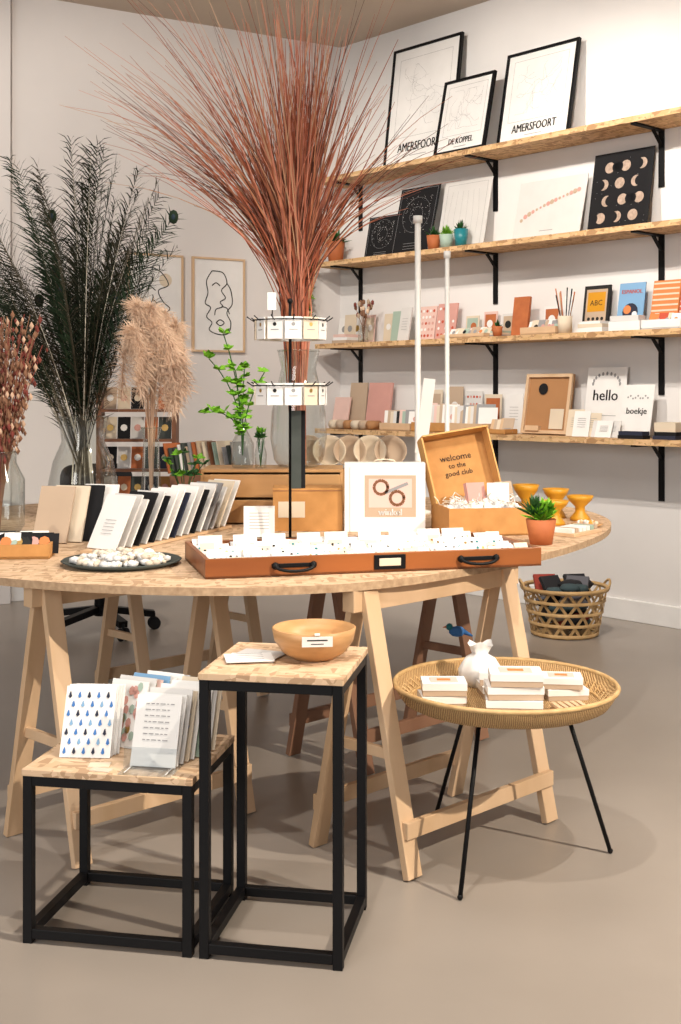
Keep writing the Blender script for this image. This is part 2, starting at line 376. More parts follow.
cardrow('greeting_card_box',S(1.98,.18,2),9,.024,.07,.09,[WHITE,CREAM,GREY,BEIGE,BLACKM],.4,0,(.26,.13,.045,PINE))
leanp('small_art_card',S(1.93,.05,2),.12,.18,WHITE,.08,pic)
b=B('brush_jar',S(2.16,.22,2)); b.lathe([(0,0),(.04,0),(.042,.10),(.038,.10),(.036,.006),(0,.006)],CREAM,20)
for i in range(14):
    a=i*.7; b.tube([(.012*math.cos(a),.012*math.sin(a),.01),(.055*math.cos(a),.055*math.sin(a),.22+.02*(i%3))],[.003,.004],R.choice([PINE,INK,BLUE,WHITE,TERRA]),6)
b.done()
def wood_board(b,M,w,h):
    b.flat(M,[(-w*.40,h*.08),(w*.40,h*.08),(w*.40,h*.92),(-w*.40,h*.92)],BEIGE); b.flat(M,[(-w*.34,h*.45),(w*.34,h*.45),(w*.34,h*.86),(-w*.34,h*.86)],MUST,y=-.004); b.text(M,'ABC',w*.25,0,h*.58,INK,y=-.0045)
    for i in range(4): b.disc(M,(-.25+.17*i)*w,h*.3,w*.06,INK,n=8,y=-.0042)
leanp('activity_book',S(2.27,.09,2),.18,.28,INK,.15,wood_board,.012)
stack('greeting_card_stack',S(2.365,.2,2),[(.17,.14,.025,WHITE,0),(.16,.14,.02,CREAM,.05),(.15,.13,.015,WHITE,-.05)])
def bluep(b,M,w,h):
    b.text(M,'ESPANOL',w*.19,0,h*.78,REDC,bold=.001); b.disc(M,0,h*.4,w*.3,NAVY); b.disc(M,-.02,h*.45,w*.15,ORNG,y=-.0045); b.disc(M,.03,h*.35,w*.1,WHITE,y=-.0047)
leanp('language_book',S(2.52,.12,2),.17,.28,BLUEL,.18,bluep,.006)
stack('paper_box_stack',S(2.60,.245,2),[(.20,.07,.05,WHITE,0),(.18,.07,.03,WHITE2,.02)])
leanp('striped_notebook',S(2.74,.12,2),.17,.28,ORNG,.2,reds,.012)
leanp('striped_notebook',S(2.93,.14,2),.17,.25,REDC,.2,reds,.012)
cardrow('gift_tag_tray',S(2.83,.235,2),7,.028,.06,.09,[ORNG,WHITE,REDC,CREAM],.4,0,(.24,.09,.05,WHITE))
stack('card_box_stack',S(3.2,.18,2),[(.2,.16,.06,WHITE,0),(.18,.15,.05,KRAFT,.05)])
# shelf 4 (index 3)
leanp('beige_notebook',S(.26,.09,3),.17,.32,BEIGE,.12,None,.01)
leanp('pink_notebook',S(.48,.10,3),.23,.32,PINK,.15,None,.012)
leanp('pale_pink_notebook',S(.14,.14,3),.16,.22,PINKL,.2,None,.01)
b=B('paper_rolls',S(.40,.21,3))
for i in range(6): b.tube([(-.2+.075*i,.04,.032),(-.2+.075*i,-.06,.032)],.03,[CREAM,BEIGE,CORK][i%3],16)
b.done()
MX=[WHITE,BEIGE,CREAM,WHITE2,INK,PINKL,SAGE,GREY]
cardrow('card_box',S(.80,.17,3),9,.028,.10,.14,MX,.3,.5,(.28,.16,.05,PINE))
cardrow('card_box',S(1.11,.17,3),12,.024,.11,.18,[WHITE,WHITE2,PINKL,CREAM,BEIGE],.3,.5,(.30,.17,.06,KRAFT))
cardrow('card_box',S(1.42,.17,3),11,.022,.12,.18,[WHITE,CREAM,WHITE2,BEIGE,GREY],.3,.5,(.28,.17,.06,PINE))
leanp('brown_print',S(.95,.04,3),.15,.27,CREAM,.06,pic)
leanp('brown_print',S(1.13,.04,3),.15,.29,BEIGE,.06,pic)
leanp('photo_card',S(1.30,.04,3),.14,.26,WHITE2,.06,pat)
leanp('photo_card',S(1.46,.04,3),.14,.24,CREAM,.06,pic)
leanp('photo_card',S(1.63,.04,3),.14,.24,WHITE,.06,txtc)
cardrow('wooden_tile_tray',S(1.665,.2,3),5,.024,.07,.10,[PINE,BEIGE,CREAM],.5,.3,(.16,.12,.03,KRAFT))
b=B('cork_clipboard_box',S(1.945,.13,3)); Mc=T(0,0,.005)@RX(-.18)
b.box((0,0,.18),(.34,.014,.36),CORK,Mc)
for sx in(-1,1): b.box((sx*.16,-.012,.18),(.02,.02,.36),PINE,Mc)
for z in(.01,.35): b.box((0,-.012,z),(.30,.02,.02),PINE,Mc)
b.disc(Mc,-.04,.27,.035,BLACKM,-.012); b.flat(Mc,[(.03,.03),(.13,.03),(.13,.15),(.03,.15)],CREAM,-.012); b.box((-.08,-.02,.03),(.1,.03,.03),PINE,Mc); b.done()
def hello(b,M,w,h):
    b.text(M,'hello',w*.33,0,h*.52,INK,bold=.0015)
    for i in range(11): a=math.pi*i/10; b.disc(M,.34*w*math.cos(a),h*.76+.06*math.sin(a),w*.03,GREY,n=6,sz=1.5)
    b.line(M,[(-w*.3,h*.3),(w*.3,h*.3)],.003,GREY)
leanp('hello_print',S(2.33,.10,3),.27,.40,WHITE,.15,hello)
def boekje(b,M,w,h): 
    b.text(M,'boekje',w*.25,0,h*.45,INK,bold=.001)
    for i in range(9): b.disc(M,(-.32+.08*i)*w,h*(.76+.03*math.sin(i*2)),w*.03,GREY,n=6)
leanp('boekje_card',S(2.575,.15,3),.20,.30,WHITE,.2,boekje)
b=B('card_display',S(2.25,.21,3))
for i in range(3): txtc(b,b.card(-.06+.06*i,.03-.02*(i%2),0,.10,.16-.01*(i%3),WHITE if i%2 else CREAM,.2,.3),.10,.16)
b.done()
b=B('card_display',S(2.42,.235,3))
for i in range(3): txtc(b,b.card(-.04+.04*i,.03-.02*(i%2),0,.10,.10,WHITE if i%2 else WHITE2,.1,.4),.10,.10)
b.done()
stack('black_notebook_stack',S(2.64,.245,3),[(.16,.07,.02,BLACKM,0),(.15,.07,.02,NAVY,.02)])
stack('black_notebook_stack',S(2.82,.15,3),[(.14,.17,.02,NAVY,0),(.13,.15,.02,BLACKM,.02),(.13,.15,.05,CREAM,0)])
cardrow('card_box',S(3.1,.17,3),9,.03,.12,.16,[WHITE,CREAM],.3,.3,(.32,.17,.06,PINE))
# ---------------------------------------------------------------- oval table
TZ=.78
ctrl=[(-.95,3.36),(-.65,3.235),(-.37,3.19),(-.1,3.215),(.167,3.345),(.488,3.66),(.76,4.02),(1.0,4.5),(1.10,5.0),(1.0,5.5),(.6,5.88),(-.1,6.0),(-.9,5.9),(-1.5,5.5),(-1.78,4.8),(-1.65,4.05),(-1.3,3.6)]
poly=[]; n=len(ctrl)
for i in range(n):
    p0,p1,p2,p3=ctrl[i-1],ctrl[i],ctrl[(i+1)%n],ctrl[(i+2)%n]
    for k in range(8):
        t=k/8; poly.append(tuple(.5*((2*p1[j])+(-p0[j]+p2[j])*t+(2*p0[j]-5*p1[j]+4*p2[j]-p3[j])*t*t+(-p0[j]+3*p1[j]-3*p2[j]+p3[j])*t**3) for j in(0,1)))
OE=mat('osb_edge',(.50,.35,.22),(.34,.22,.13),60,.7)
b=B('oval_trestle_table'); b.prism(poly,TZ-.022,TZ,OSBT,None,OE)
table=b.done()
def trestle(A,Bf,C,Dd,m,par):
    b=B('trestle'); A,Bf,C,Dd=[Vector((*p,0)) for p in(A,Bf,C,Dd)]
    u=(C-A).normalized(); top=TZ-.0225
    m1=(A+Bf)/2; m2=(C+Dd)/2
    b.beam(m1-u*.06+Vector((0,0,top-.03)),m2+u*.06+Vector((0,0,top-.03)),.06,.045,m,(0,0,1))
    for f,mm in((A,m1),(Bf,m1),(C,m2),(Dd,m2)):
        off=(f-mm)*.10
        b.beam(f+Vector((0,0,.004)),mm+off+Vector((0,0,top-.005)),.055,.022,m,u)
    for a,c,s1,s2 in((A,C,m1,m2),(Bf,Dd,m1,m2)):
        k=.17
        pa=a*(1-k)+(s1*k)+Vector((0,0,.13)); pc=c*(1-k)+(s2*k)+Vector((0,0,.13))
        o=(a-s1).normalized()*.02
        b.beam(pa+o-u*.02,pc+o+u*.02,.045,.02,m,(0,0,1))
    for f1,f2,mm in((A,Bf,m1),(C,Dd,m2)):
        k=.42; h=top*k
        b.beam(f1*(1-k)+mm*k+Vector((0,0,h)),f2*(1-k)+mm*k+Vector((0,0,h)),.03,.016,m,(0,0,1))
    o=b.done(.002); o.parent=par; return o
trestle((.193,3.2),(-.065,3.44),(.633,3.624),(.369,3.87),PINE,table)
trestle((-.706,3.28),(-.96,3.52),(-.287,3.69),(-.54,3.93),PINE,table)
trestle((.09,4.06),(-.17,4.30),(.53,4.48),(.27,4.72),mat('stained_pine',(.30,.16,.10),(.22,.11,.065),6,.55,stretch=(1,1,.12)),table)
trestle((-.75,4.72),(-1.0,4.96),(-.33,5.13),(-.58,5.37),PINE,table)
# ---------------------------------------------------------------- black steel stands
def stand(name,x,y,yaw,w,d,h,topm):
    b=B(name,T(x,y,0)@RZ(yaw)); t=.023
    for ix in(t/2,w-t/2):
        for iy in(t/2,d-t/2): b.box((ix,iy,h/2),(t,t,h),BLACK)
    for z in(.012+t/2,h-t/2):
        for iy in(t/2,d-t/2): b.box((w/2,iy,z),(w-2*t,t*.98,t),BLACK)
        for ix in(t/2,w-t/2): b.box((ix,d/2,z),(t*.98,d-2*t,t),BLACK)
    b.box((w/2,d/2,h+.008),(w+.004,d+.004,.016),topm)
    return b.done(.0015)
YW=D(-10.5)
stand('low_side_table',-.750,2.83,YW,.415,.36,.395,OSBT)
stand('tall_side_table',-.325,2.752,YW,.335,.345,.640,OSBT)
LS=T(-.750,2.83,.4115)@RZ(YW); TS=T(-.325,2.752,.6565)@RZ(YW)
b=B('wooden_bowl',TS@T(.228,.20,0))
b.lathe([(0,0),(.05,0),(.078,.018),(.096,.045),(.102,.074),(.098,.076),(.090,.048),(.072,.022),(.045,.012),(0,.011)],BOWLW,48)
Mc=RZ(.28)@T(0,-.107,.060)@RX(.12); b.box((0,0,.0),(.072,.002,.024),WHITE,Mc); b.line(Mc,[(-.024,.004),(.024,.004)],.003,INK,-.0015); b.line(Mc,[(-.015,-.005),(.015,-.005)],.002,INK,-.0015)
b.box((0,.004,.016),(.012,.010,.003),WHITE,Mc)
b.done()
b=B('paper_leaflets',TS@T(.082,.17,0))
for i,(x,y,a) in enumerate([(0,0,.1),(.005,.03,-.2),(-.01,-.02,.35)]): b.box((x,y,.001+.0022*i),(.115,.09,.002),[WHITE,WHITE2,WHITE][i],RZ(a))
for i in range(4): b.box((-.01,-.04+.02*i,.0066),(.07,.002,.0004),GREY,RZ(.35))
b.done()
def drops(b,M,w,h):
    cols=[BLUE,BLUEL,NAVY,BLUE]
    for i in range(5):
        for j in range(7):
            x=(-.38+.19*i)*w+(.006 if j%2 else -.004); z=(.09+.13*j)*h; s_=.010
            b.flat(M,[(x-s_*.45,z-s_*.4),(x,z-s_*.8),(x+s_*.45,z-s_*.4),(x+s_*.1,z+s_*.8),(x-s_*.1,z+s_*.8)],cols[(i*2+j*3)%4])
def leaves(b,M,w,h,m=PINK):
    rr=random.Random(3)
    for i in range(22): b.disc(M,rr.uniform(-.42,.42)*w,rr.uniform(.1,.92)*h,.008,rr.choice([m,SAGE,GOLD,m]),n=7,sz=1.5)
b=B('patterned_greeting_cards',LS@T(.112,.13,0))
for i in range(3): M=b.card(.0+.004*i,-.01+.012*i,0,.125,.172-.002*i,WHITE,.12,.42)
M=b.card(.0,-.026,0,.125,.172,WHITE,.12,.42); drops(b,M,.125,.172)
for i in range(7):
    M=b.card(.045+.013*i,.075+.015*i,0,.11,.165+.006*(i%2),[WHITE,WHITE2,PINKL,BLUEL,WHITE][i%5],-.25,.38)
    if i%2==0: leaves(b,M,.11,.165,[PINK,BLUE][i%4//2])
b.done()
b=B('card_holder',LS@T(.300,.09,0))
b.box((0,-.035,.001),(.13,.11,.002),ACR); b.card(0,-.05,.002,.13,.05,ACR,0,.15,.002)
for s_ in(-1,1): b.tube([(s_*.05,-.085,.004),(s_*.05,.05,.004),(s_*.05,.08,.13)],.0015,WHITE2,6)
M=b.card(0,-.03,.002,.112,.165,WHITE,0,.35)
rr=random.Random(9)
for i in range(7): 
    z=.145-.014*i; x=-.032
    while x<.03: l=rr.uniform(.005,.014); b.line(M,[(x,z),(x+l,z)],.0022,GREY); x+=l+.004
for i in range(8):
    M=b.card(.002+.007*i,-.01+.020*i,.002,.112,.165+.008*(i%2),[WHITE,WHITE2,CREAM,WHITE,SAGE][i%5],-.1,.35)
    if i%3==2: leaves(b,M,.112,.165,BLUE)
b.done()
b=B('price_tags',LS@T(.17,.055,0)); b.box((0,0,.0015),(.05,.035,.003),CREAM,RZ(.2)); b.box((.02,-.03,.001),(.05,.025,.002),PEB,RZ(-.1)); b.done()
# ---------------------------------------------------------------- rattan tray table
b=B('rattan_tray_table',T(.455,3.32,0)); z=.448
b.lathe([(0,z),(.255,z),(.275,z+.012),(.300,z+.045),(.308,z+.047),(.308,z+.040),(.283,z+.002),(.262,z-.008),(0,z-.008)],RATT,64)
def ring(b,r,z,rr,m,n=48): b.tube([(r*math.cos(2*math.pi*k/n),r*math.sin(2*math.pi*k/n),z) for k in range(n+1)],rr,m,6,cap=False)
ring(b,.306,z+.046,.007,RATR); ring(b,.290,z+.022,.004,RATR); ring(b,.262,z+.004,.004,RATR)
for k in range(60):
    a=2*math.pi*k/60; b.tube([(.262*math.cos(a),.262*math.sin(a),z+.003),(.306*math.cos(a+.05),.306*math.sin(a+.05),z+.044)],.0025,RATR,4)
ring(b,.17,z-.014,.006,BLACK,32)
for fx,fy in((-.149,-.25),(.305,.06),(-.168,.325)):
    d=Vector((fx,fy,0)); u=d.normalized()
    b.tube([u*.17+Vector((0,0,z-.010)),Vector((fx,fy,.006))],.0062,BLACK,8); b.ball((fx,fy,.008),.008,BLACK,n=8)
o_rt=b.done()
def gift(b,x,y,z,yaw,w=.115,d=.085,h=.03,lab=KRAFT):
    M=T(x,y,z)@RZ(yaw); b.box((0,0,h*.28),(w*.975,d*.975,h*.56),BEIGE,M); b.box((0,0,h*.72),(w,d,h*.55),WHITE,M)
    b.box((0,0,h+.0005),(w*.62,d*.62,.001),lab,M); b.box((0,0,h+.0012),(w*.3,d*.25,.001),ORNG if lab is PINKL else CREAM,M)
RT=lambda x,y:T(.455+x,3.32+y,.4485)
b=B('soap_box_stack',RT(-.18,-.06)); gift(b,0,0,0,.1,.12,.09,.034); gift(b,.005,.0,.0355,.0,.12,.09,.034,lab=PINKL); b.done()
b=B('soap_box_stack',RT(.01,-.10)); gift(b,0,0,0,-.1,.15,.10,.034); gift(b,.0,.005,.0355,.0,.15,.10,.034); gift(b,.004,0,.071,-.05,.14,.10,.034,lab=PINKL); b.done()
b=B('soap_box_stack',RT(.01,.055)); gift(b,0,0,0,.1,.15,.09,.034); gift(b,.0,.0,.0355,-.1,.15,.09,.034); b.done()
b=B('soap_box_stack',RT(.17,.03)); gift(b,0,0,0,.1); gift(b,-.01,.0,.0315,-.1,lab=PINKL); b.done()
b=B('wooden_soap_dish',RT(.155,-.12)); 
for k in range(5): b.box((-.036+.018*k,0,.016),(.012,.06,.008),PINE,RZ(.2))
for s_ in(-1,1): b.box((0,s_*.02,.006),(.086,.008,.012),PINE,RZ(.2))
b.done(.001)
b=B('paper_flyers',RT(-.11,-.18)); b.box((0,0,.001),(.11,.05,.002),WHITE,RZ(-.15)); b.box((.01,.005,.0032),(.10,.045,.002),CREAM,RZ(.05)); b.done()
b=B('white_gift_pouch',RT(-.05,.17)); prof=[(0,0),(.045,0),(.056,.02),(.055,.05),(.038,.080),(.020,.092),(.028,.112),(.032,.122)]
vs=[];fs=[];n=24
for i,(r,z) in enumerate(prof):
    for k in range(n):
        a=2*math.pi*k/n; q=r*(1+(.10 if i>2 else .05)*math.cos(7*a+i*.4)+(.08 if i>5 else 0)*math.cos(3*a)); vs.append((q*math.cos(a)*1.1,q*math.sin(a)*.85,z+(.008*math.sin(3*a) if i==7 else 0)))
for i in range(len(prof)-1):
    for k in range(n): fs.append((i*n+k,i*n+(k+1)%n,(i+1)*n+(k+1)%n,(i+1)*n+k))
b.add(vs,fs,WHITE,True); b.done()
# ---------------------------------------------------------------- printer's tray
PT=T(-.375,3.325,TZ+.001)@RZ(D(15.0)); L=1.01; W=.42
b=B('printers_tray',PT)
b.box((L/2,W/2,.004),(L,W,.008),PINED); t=.014; hh=.055
b.box((L/2,t/2,hh/2),(L,t,hh),TRAYW); b.box((L/2,W-t/2,hh/2),(L,t,hh),TRAYW)
for x in(t/2,L-t/2): b.box((x,W/2,hh/2),(t,W-2*t,hh),TRAYW)
for f in(.25,.80):
    x=L*f; b.box((x,-.002,.03),(.13,.004,.012),BLACK)
    for s_ in(-1,1): b.ball((x+s_*.055,-.005,.03),.011,BLACK,n=8)
    b.tube([(x+.055*math.cos(a),-.012-.012*math.sin(a),.03-.014*math.sin(a)) for a in [math.pi*k/10 for k in range(11)]],.005,BLACK,8)
x=L*.53; b.box((x,-.002,.029),(.095,.004,.042),BLACK); b.box((x,-.004,.029),(.065,.004,.022),CREAM)
o_tray=b.done(.0015)
b=B('jewellery_cards',T(0,0,.0085)); rr=random.Random(4)
b.box((L/2,W/2,.008),(L-.04,W-.04,.014),WHITE2)
for r in range(8):
    y=.035+.047*r
    for c in range(17):
        if rr.random()<.08: continue
        x=.045+.0575*c+rr.uniform(-.004,.004)
        M=b.card(x,y,.0155,.043,.046*rr.uniform(.85,1.15),rr.choice([WHITE,WHITE,WHITE2,WHITE,CREAM]),rr.uniform(-.15,.15),.9+rr.uniform(-.4,.25),.0015)
        for s_ in(-1,1): b.disc(M,s_*.009,.026,.0045,rr.choice([GOLD,INK,GREY,GOLD,TEAL,INK]),n=6,y=-.0025)
for c in range(9): b.card(.08+.1*c+rr.uniform(-.015,.015),W-.05,.0155,.075,.052,WHITE,.0,.25,.0015)
o=b.done(); o.parent=o_tray
# ---------------------------------------------------------------- slate dish & cards at left
b=B('slate_dish',T(-.66,3.62,TZ+.0005)); b.lathe([(0,0),(.15,0),(.18,.014),(.176,.017),(.15,.006),(0,.006)],SLATE,48); b.done()
b=B('white_pebbles',T(-.66,3.62,TZ+.007)); rr=random.Random(2)
for i in range(230):
    a=rr.uniform(0,6.28); r=.14*math.sqrt(rr.random()); s_=rr.uniform(.008,.014); lay=.014 if r<.1 and rr.random()<.5 else 0
    b.ball((r*math.cos(a),r*math.sin(a),s_*.8+lay),s_,R.choice([PEB,WHITE2,CREAM,WHITE2,PEB,WHITE]),(1.2,1,.8),n=7,j=.45)
b.done()
b=B('notebook_row',T(-.83,3.86,TZ+.001)); n=17
dirv=Vector((.28,.70,0))
ms=[WHITE,WHITE2,WHITE,BLACKM,WHITE2,BLACKM,WHITE,WHITE,NAVY,WHITE,WHITE2,BLACKM,WHITE,GREY,WHITE2,CREAM,WHITE]
for i in range(n):
    f=i/(n-1); p=Vector((.06,.0,0))+dirv*f
    M=b.card(p.x,p.y,.0115,.13,.190-.02*(i%3==2),ms[i],D(-36),.50,.006)
    if i in(0,2): txtc(b,M@T(0,-.002,0),.1,.15)
b.beam((.05,-.03,.006),(.36,.74,.006),.12,.010,PINE,(1,0,0))
b.done()
b=B('tall_notebooks',T(-1.0,4.12,TZ+.001))
for i in range(4): b.card(.0+.045*i,.03*i,0,.13,.20,[BEIGE,CREAM,BLACKM,WHITE][i],D(-15),.35,.008)
b.done()
cardrow('small_wooden_card_box',T(-1.03,3.78,TZ+.001)@RZ(.1),12,.017,.09,.075,[BLACKM,BLACKM,WHITE2,INK,WHITE],.4,.0,(.24,.12,.045,KRAFT))
# ---------------------------------------------------------------- middle goods
b=B('wooden_crate',T(-.27,4.86,TZ+.001)); w,d,h=.56,.30,.215; CR=mat('crate_wood',(.54,.31,.13),(.38,.20,.08),8,.5,stretch=(.2,1,1))
b.box((0,0,h-.006),(w,d,.012),CR)
for s_ in(-1,1): b.box((s_*(w/2-.006),0,h/2-.006),(.012,d,h-.012),CR)
for k in range(2):
    b.box((0,-d/2+.006,.05+.10*k),(w-.024,.012,.09),CR)
b.box((0,d/2-.006,h/2-.006),(w-.024,.012,h-.012),CR)
b.box((.18,-d/2-.001,.11),(.1,.004,.08),WHITE2); b.done(.002)
b=B('cardboard_box',T(-.125,4.56,TZ+.001)@RZ(.03)); b.box((0,0,.08),(.26,.16,.16),KRAFT); b.box((0,-.0805,.15),(.26,.001,.003),PINED); b.box((-.06,-.0812,.08),(.10,.002,.06),CREAM); b.done(.002)
b=B('leaflet_block',T(-.29,4.28,TZ+.001)@RZ(.05)); M=b.card(0,0,0,.11,.11,WHITE,0,.1,.03)
for i in range(6): b.line(M,[(-.035,.03+.011*i),(.035,.03+.011*i)],.002,GREY,-.0155)
b.done()
b=B('gift_set_box',T(.165,4.5,TZ+.001)@RZ(.0)); w,h,d=.30,.255,.09
b.box((0,0,h/2),(w,d,h),WHITE); M=T(0,-d/2+.002,0)
b.flat(M,[(-.075,.055),(.115,.055),(.115,.21),(-.075,.21)],BEIGE,-.003); b.flat(M,[(-.060,.09),(.10,.09),(.10,.197),(-.060,.197)],PINKL,-.0036)
for cx,cz in((-.015,.165),(.045,.125)): b.line(M,[(cx+.026*math.cos(a*.5),cz+.026*math.sin(a*.5)) for a in range(14)],.011,PINED,-.0045)
b.line(M,[(.0,.145),(.085,.18)],.012,GREY,-.0045); b.text(M,'winkel',.034,.02,.062,WHITE,-.0040,bold=.001)
b.box((-.13,-.001,.12),(.004,d+.002,.24),WHITE2)
for s_ in(-1,1): b.tube([(s_*.04,s_*.0,h),(s_*.035,0,h+.008),(0,0,h+.012)],.003,CREAM,6)
b.done(.002)
b=B('open_kraft_box',T(.53,4.46,TZ+.001)@RZ(D(10))); w,d,h=.33,.26,.10
b.box((0,0,.003),(w,d,.006),KRAFT)
for s_ in(-1,1): b.box((0,s_*(d/2-.003),h/2),(w,.006,h),KRAFT); b.box((s_*(w/2-.003),0,h/2),(.006,d-.012,h),KRAFT)
M=T(0,d/2,h)@RX(D(-17))@RY(D(-9))
b.box((-.03,0,.135),(w*.80,.006,.265),KRAFT,M); b.box((-.03,-.04,.267),(w*.80,.08,.006),KRAFTD,M)
for s_ in(-1,1): b.box((-.03+s_*w*.40,-.035,.135),(.006,.07,.26),KRAFTD,M)
b.text(M,'welcome',.035,-.03,.170,INK,-.006); b.text(M,'to the',.028,-.03,.14,INK,-.006); b.text(M,'good club',.028,-.03,.11,INK,-.006)
rr=random.Random(8)
vs=[];fs=[];gx,gy=22,16
for i in range(gx):
    for j in range(gy):
        ex=1-abs(2*i/(gx-1)-1)**4; ey=1-abs(2*j/(gy-1)-1)**4
        vs.append(((i/(gx-1)-.5)*.31,(j/(gy-1)-.5)*.24,.055+.055*ex*ey+rr.uniform(-.02,.02)))
for i in range(gx-1):
    for j in range(gy-1): fs.append((i*gy+j,(i+1)*gy+j,(i+1)*gy+j+1,i*gy+j+1))
b.add(vs,fs,WHITE)
for k in range(90):
    x,y=rr.uniform(-.13,.13),rr.uniform(-.10,.10); z=.095; P=[Vector((x,y,z))]
    for q in range(4): P.append(P[-1]+Vector((rr.uniform(-.025,.025),rr.uniform(-.02,.02),rr.uniform(-.004,.018))))
    b.tube(P,.0022,rr.choice([WHITE,WHITE2,CREAM]),3)
for x,y,a,m in((-.02,.0,.3,PINK),(.05,-.03,-.2,WHITE),(.1,.03,.4,BEIGE)): b.card(x,y,.08,.08,.10,m,a,.3,.02)
b.done()
b=B('succulent_in_pot',T(.685,4.10,TZ+.001)); b.lathe([(0,0),(.038,0),(.052,.085),(.046,.085),(.036,.01),(0,.01)],TERRA,28); b.lathe([(0,.075),(.047,.075)],PINED,20)
leafrosette(b,(0,0,.075),60,.08,.022,GRN,.7); leafrosette(b,(-.02,0,.09),50,.08,.02,GRND,.8); leafrosette(b,(.02,.01,.10),24,.06,.03,GRN,.6); b.done()
def stool(x,y,r,h):
    b=B('mustard_egg_cup',T(x,y,TZ+.001)); b.lathe([(0,0),(r*.75,0),(r*.7,h*.12),(r*.36,h*.35),(r*.36,h*.55),(r*.85,h*.82),(r,h),(r*.9,h),(r*.6,h*.85),(0,h*.8)],MUST,28); b.done()
stool(.84,4.70,.055,.095); stool(.97,4.86,.055,.10); stool(.76,4.92,.055,.14); stool(.89,4.96,.055,.12)
b=B('wooden_plate',T(.95,4.62,TZ+.001)); b.lathe([(0,0),(.04,0),(.062,.012),(.058,.015),(.04,.006),(0,.006)],BOWLW,32)
for i in range(16): b.ball((R.uniform(-.03,.03),R.uniform(-.03,.03),.016),.010,R.choice([PINE,CREAM,MUST,WHITE]),n=7)
b.done()
b=B('wooden_tray',T(.86,4.40,TZ+.001)@RZ(.9)); b.box((0,0,.006),(.22,.11,.012),PINE)
for i in range(7): b.box((-.09+.03*i,0,.02),(.022,.08,.016),R.choice([GREY,WHITE,BEIGE,SAGE]))
b.done(.001)
# card spinner
b=B('card_spinner_rack',T(-.175,4.17,TZ+.001))
b.lathe([(0,0),(.07,0),(.07,.008),(.01,.014),(0,.014)],BLACK,28); b.tube([(0,0,.01),(0,0,.83)],.005,BLACK,10); b.ball((0,0,.835),.01,BLACK)
for zz in(.54,.765):
    ring(b,.055,zz,.003,BLACK,24); ring(b,.13,zz+.001,.0022,BLACK,36)
    for k in range(12):
        a=2*math.pi*k/12+.13; c,s_=math.cos(a),math.sin(a)
        b.tube([(0,0,zz),(.13*c,.13*s_,zz),(.150*c,.150*s_,zz+.014)],.0022,BLACK,5)
        for q in range(3):
            r=.085+.018*q
            M=T(r*c,r*s_,zz-.068+.004)@RZ(a+math.pi/2+R.uniform(-.15,.15))
            b.box((0,0,.036),(.056,.004,.075),WHITE if (k+q)%4 else CREAM,M)
            if q==2: b.line(M,[(-.015,.03),(.015,.03)],.003,GREY,-.003); b.disc(M,0,.048,.007,[GREY,GOLD,INK][k%3],-.003,8)
for k in range(2):
    M=T(.022+.014*k,-.02+.01*k,.20)@RZ(.2*k); b.box((0,0,.12),(.034,.004,.27),[SLATE,BLACKM][k],M)
b.tube([(-.06,-.06,.775),(-.055,-.06,.85)],.002,BLACK,5); b.box((-.06,-.062,.83),(.03,.002,.06),WHITE)
b.done()
# ---------------------------------------------------------------- big grass bouquet
b=B('dried_grass_bouquet',T(-.17,4.86,TZ+.217)); gv=[(0,.003),(.08,.003),(.10,.03),(.115,.12),(.11,.22),(.085,.33),(.07,.40),(.085,.47)]
b.lathe(gv,GLASS,36); ring(b,.085,.47,.003,GLASS,32)
rr=random.Random(11)
def blade(az,th,Ln,r0,m,curl):
    p=Vector((rr.uniform(-.03,.03),rr.uniform(-.03,.03),.01)); pts=[p]
    nk=Vector((-.01+rr.gauss(0,.020),rr.gauss(0,.020),.64+rr.uniform(-.03,.03))); pts.append(p*.5+nk*.5); pts.append(nk)
    dh=Vector((math.cos(az),math.sin(az),0)); q=nk.copy(); seg=7
    wob=Vector((rr.gauss(0,.007),rr.gauss(0,.007),0))
    for k in range(seg):
        f=(k+1)/seg; a=th*(.35+.75*min(1,f*1.6))+curl*f*f
        q=q+(dh*math.sin(a)+Vector((0,0,math.cos(a))))*Ln/seg+wob*math.sin(f*5); pts.append(q.copy())
    n=len(pts); b.tube(pts,[r0*(.7 if i<2 else 1.1 if i<6 else 1.0*(1-(i-5)/(n-4.2))) for i in range(n)],m,3)
for i in range(430):
    az=rr.uniform(0,6.28); th=abs(rr.gauss(0,D(13))); Ln=rr.choice([rr.uniform(.5,.95),rr.uniform(.8,1.35)])
    blade(az,th,Ln,.0034*rr.uniform(.6,1.35),rr.choices(GRS,[4,5,2.5,2,4])[0],D(rr.uniform(-4,14)))
for i in range(210):
    az=rr.choice([math.pi+rr.gauss(0,.7),rr.uniform(0,6.28)]); th=D(rr.uniform(16,48)); Ln=rr.uniform(.8,1.45)
    if math.cos(az)>0: Ln*=.80
    blade(az,th,Ln,.0025,rr.choices(GRS,[3,3,5,1,3])[0],D(rr.uniform(0,36)))
b.done()
b=B('green_sprig_bottle',T(-.39,4.78,TZ+.217)); b.lathe([(0,.003),(.04,.003),(.045,.02),(.045,.10),(.018,.15),(.018,.19)],GLASS,20)
for az,th,Ln in((3.1,.4,.42),(2.6,.2,.5),(1.6,.5,.40),(.3,.3,.35),(3.0,1.0,.28),(2.9,.05,.34)):
    q=Vector((0,0,.05)); P=[q.copy()]; a=.05
    for k in range(7):
        a=a+(th)/3 if k>1 else a; q=q+Vector((math.cos(az)*math.sin(a),math.sin(az)*math.sin(a),math.cos(a)))*Ln/7; P.append(q.copy())
    b.tube(P,.0022,GRND,4)
    for p in P[2:]: leafrosette(b,p,5,.042,.036,GRN,.3)
b.done()
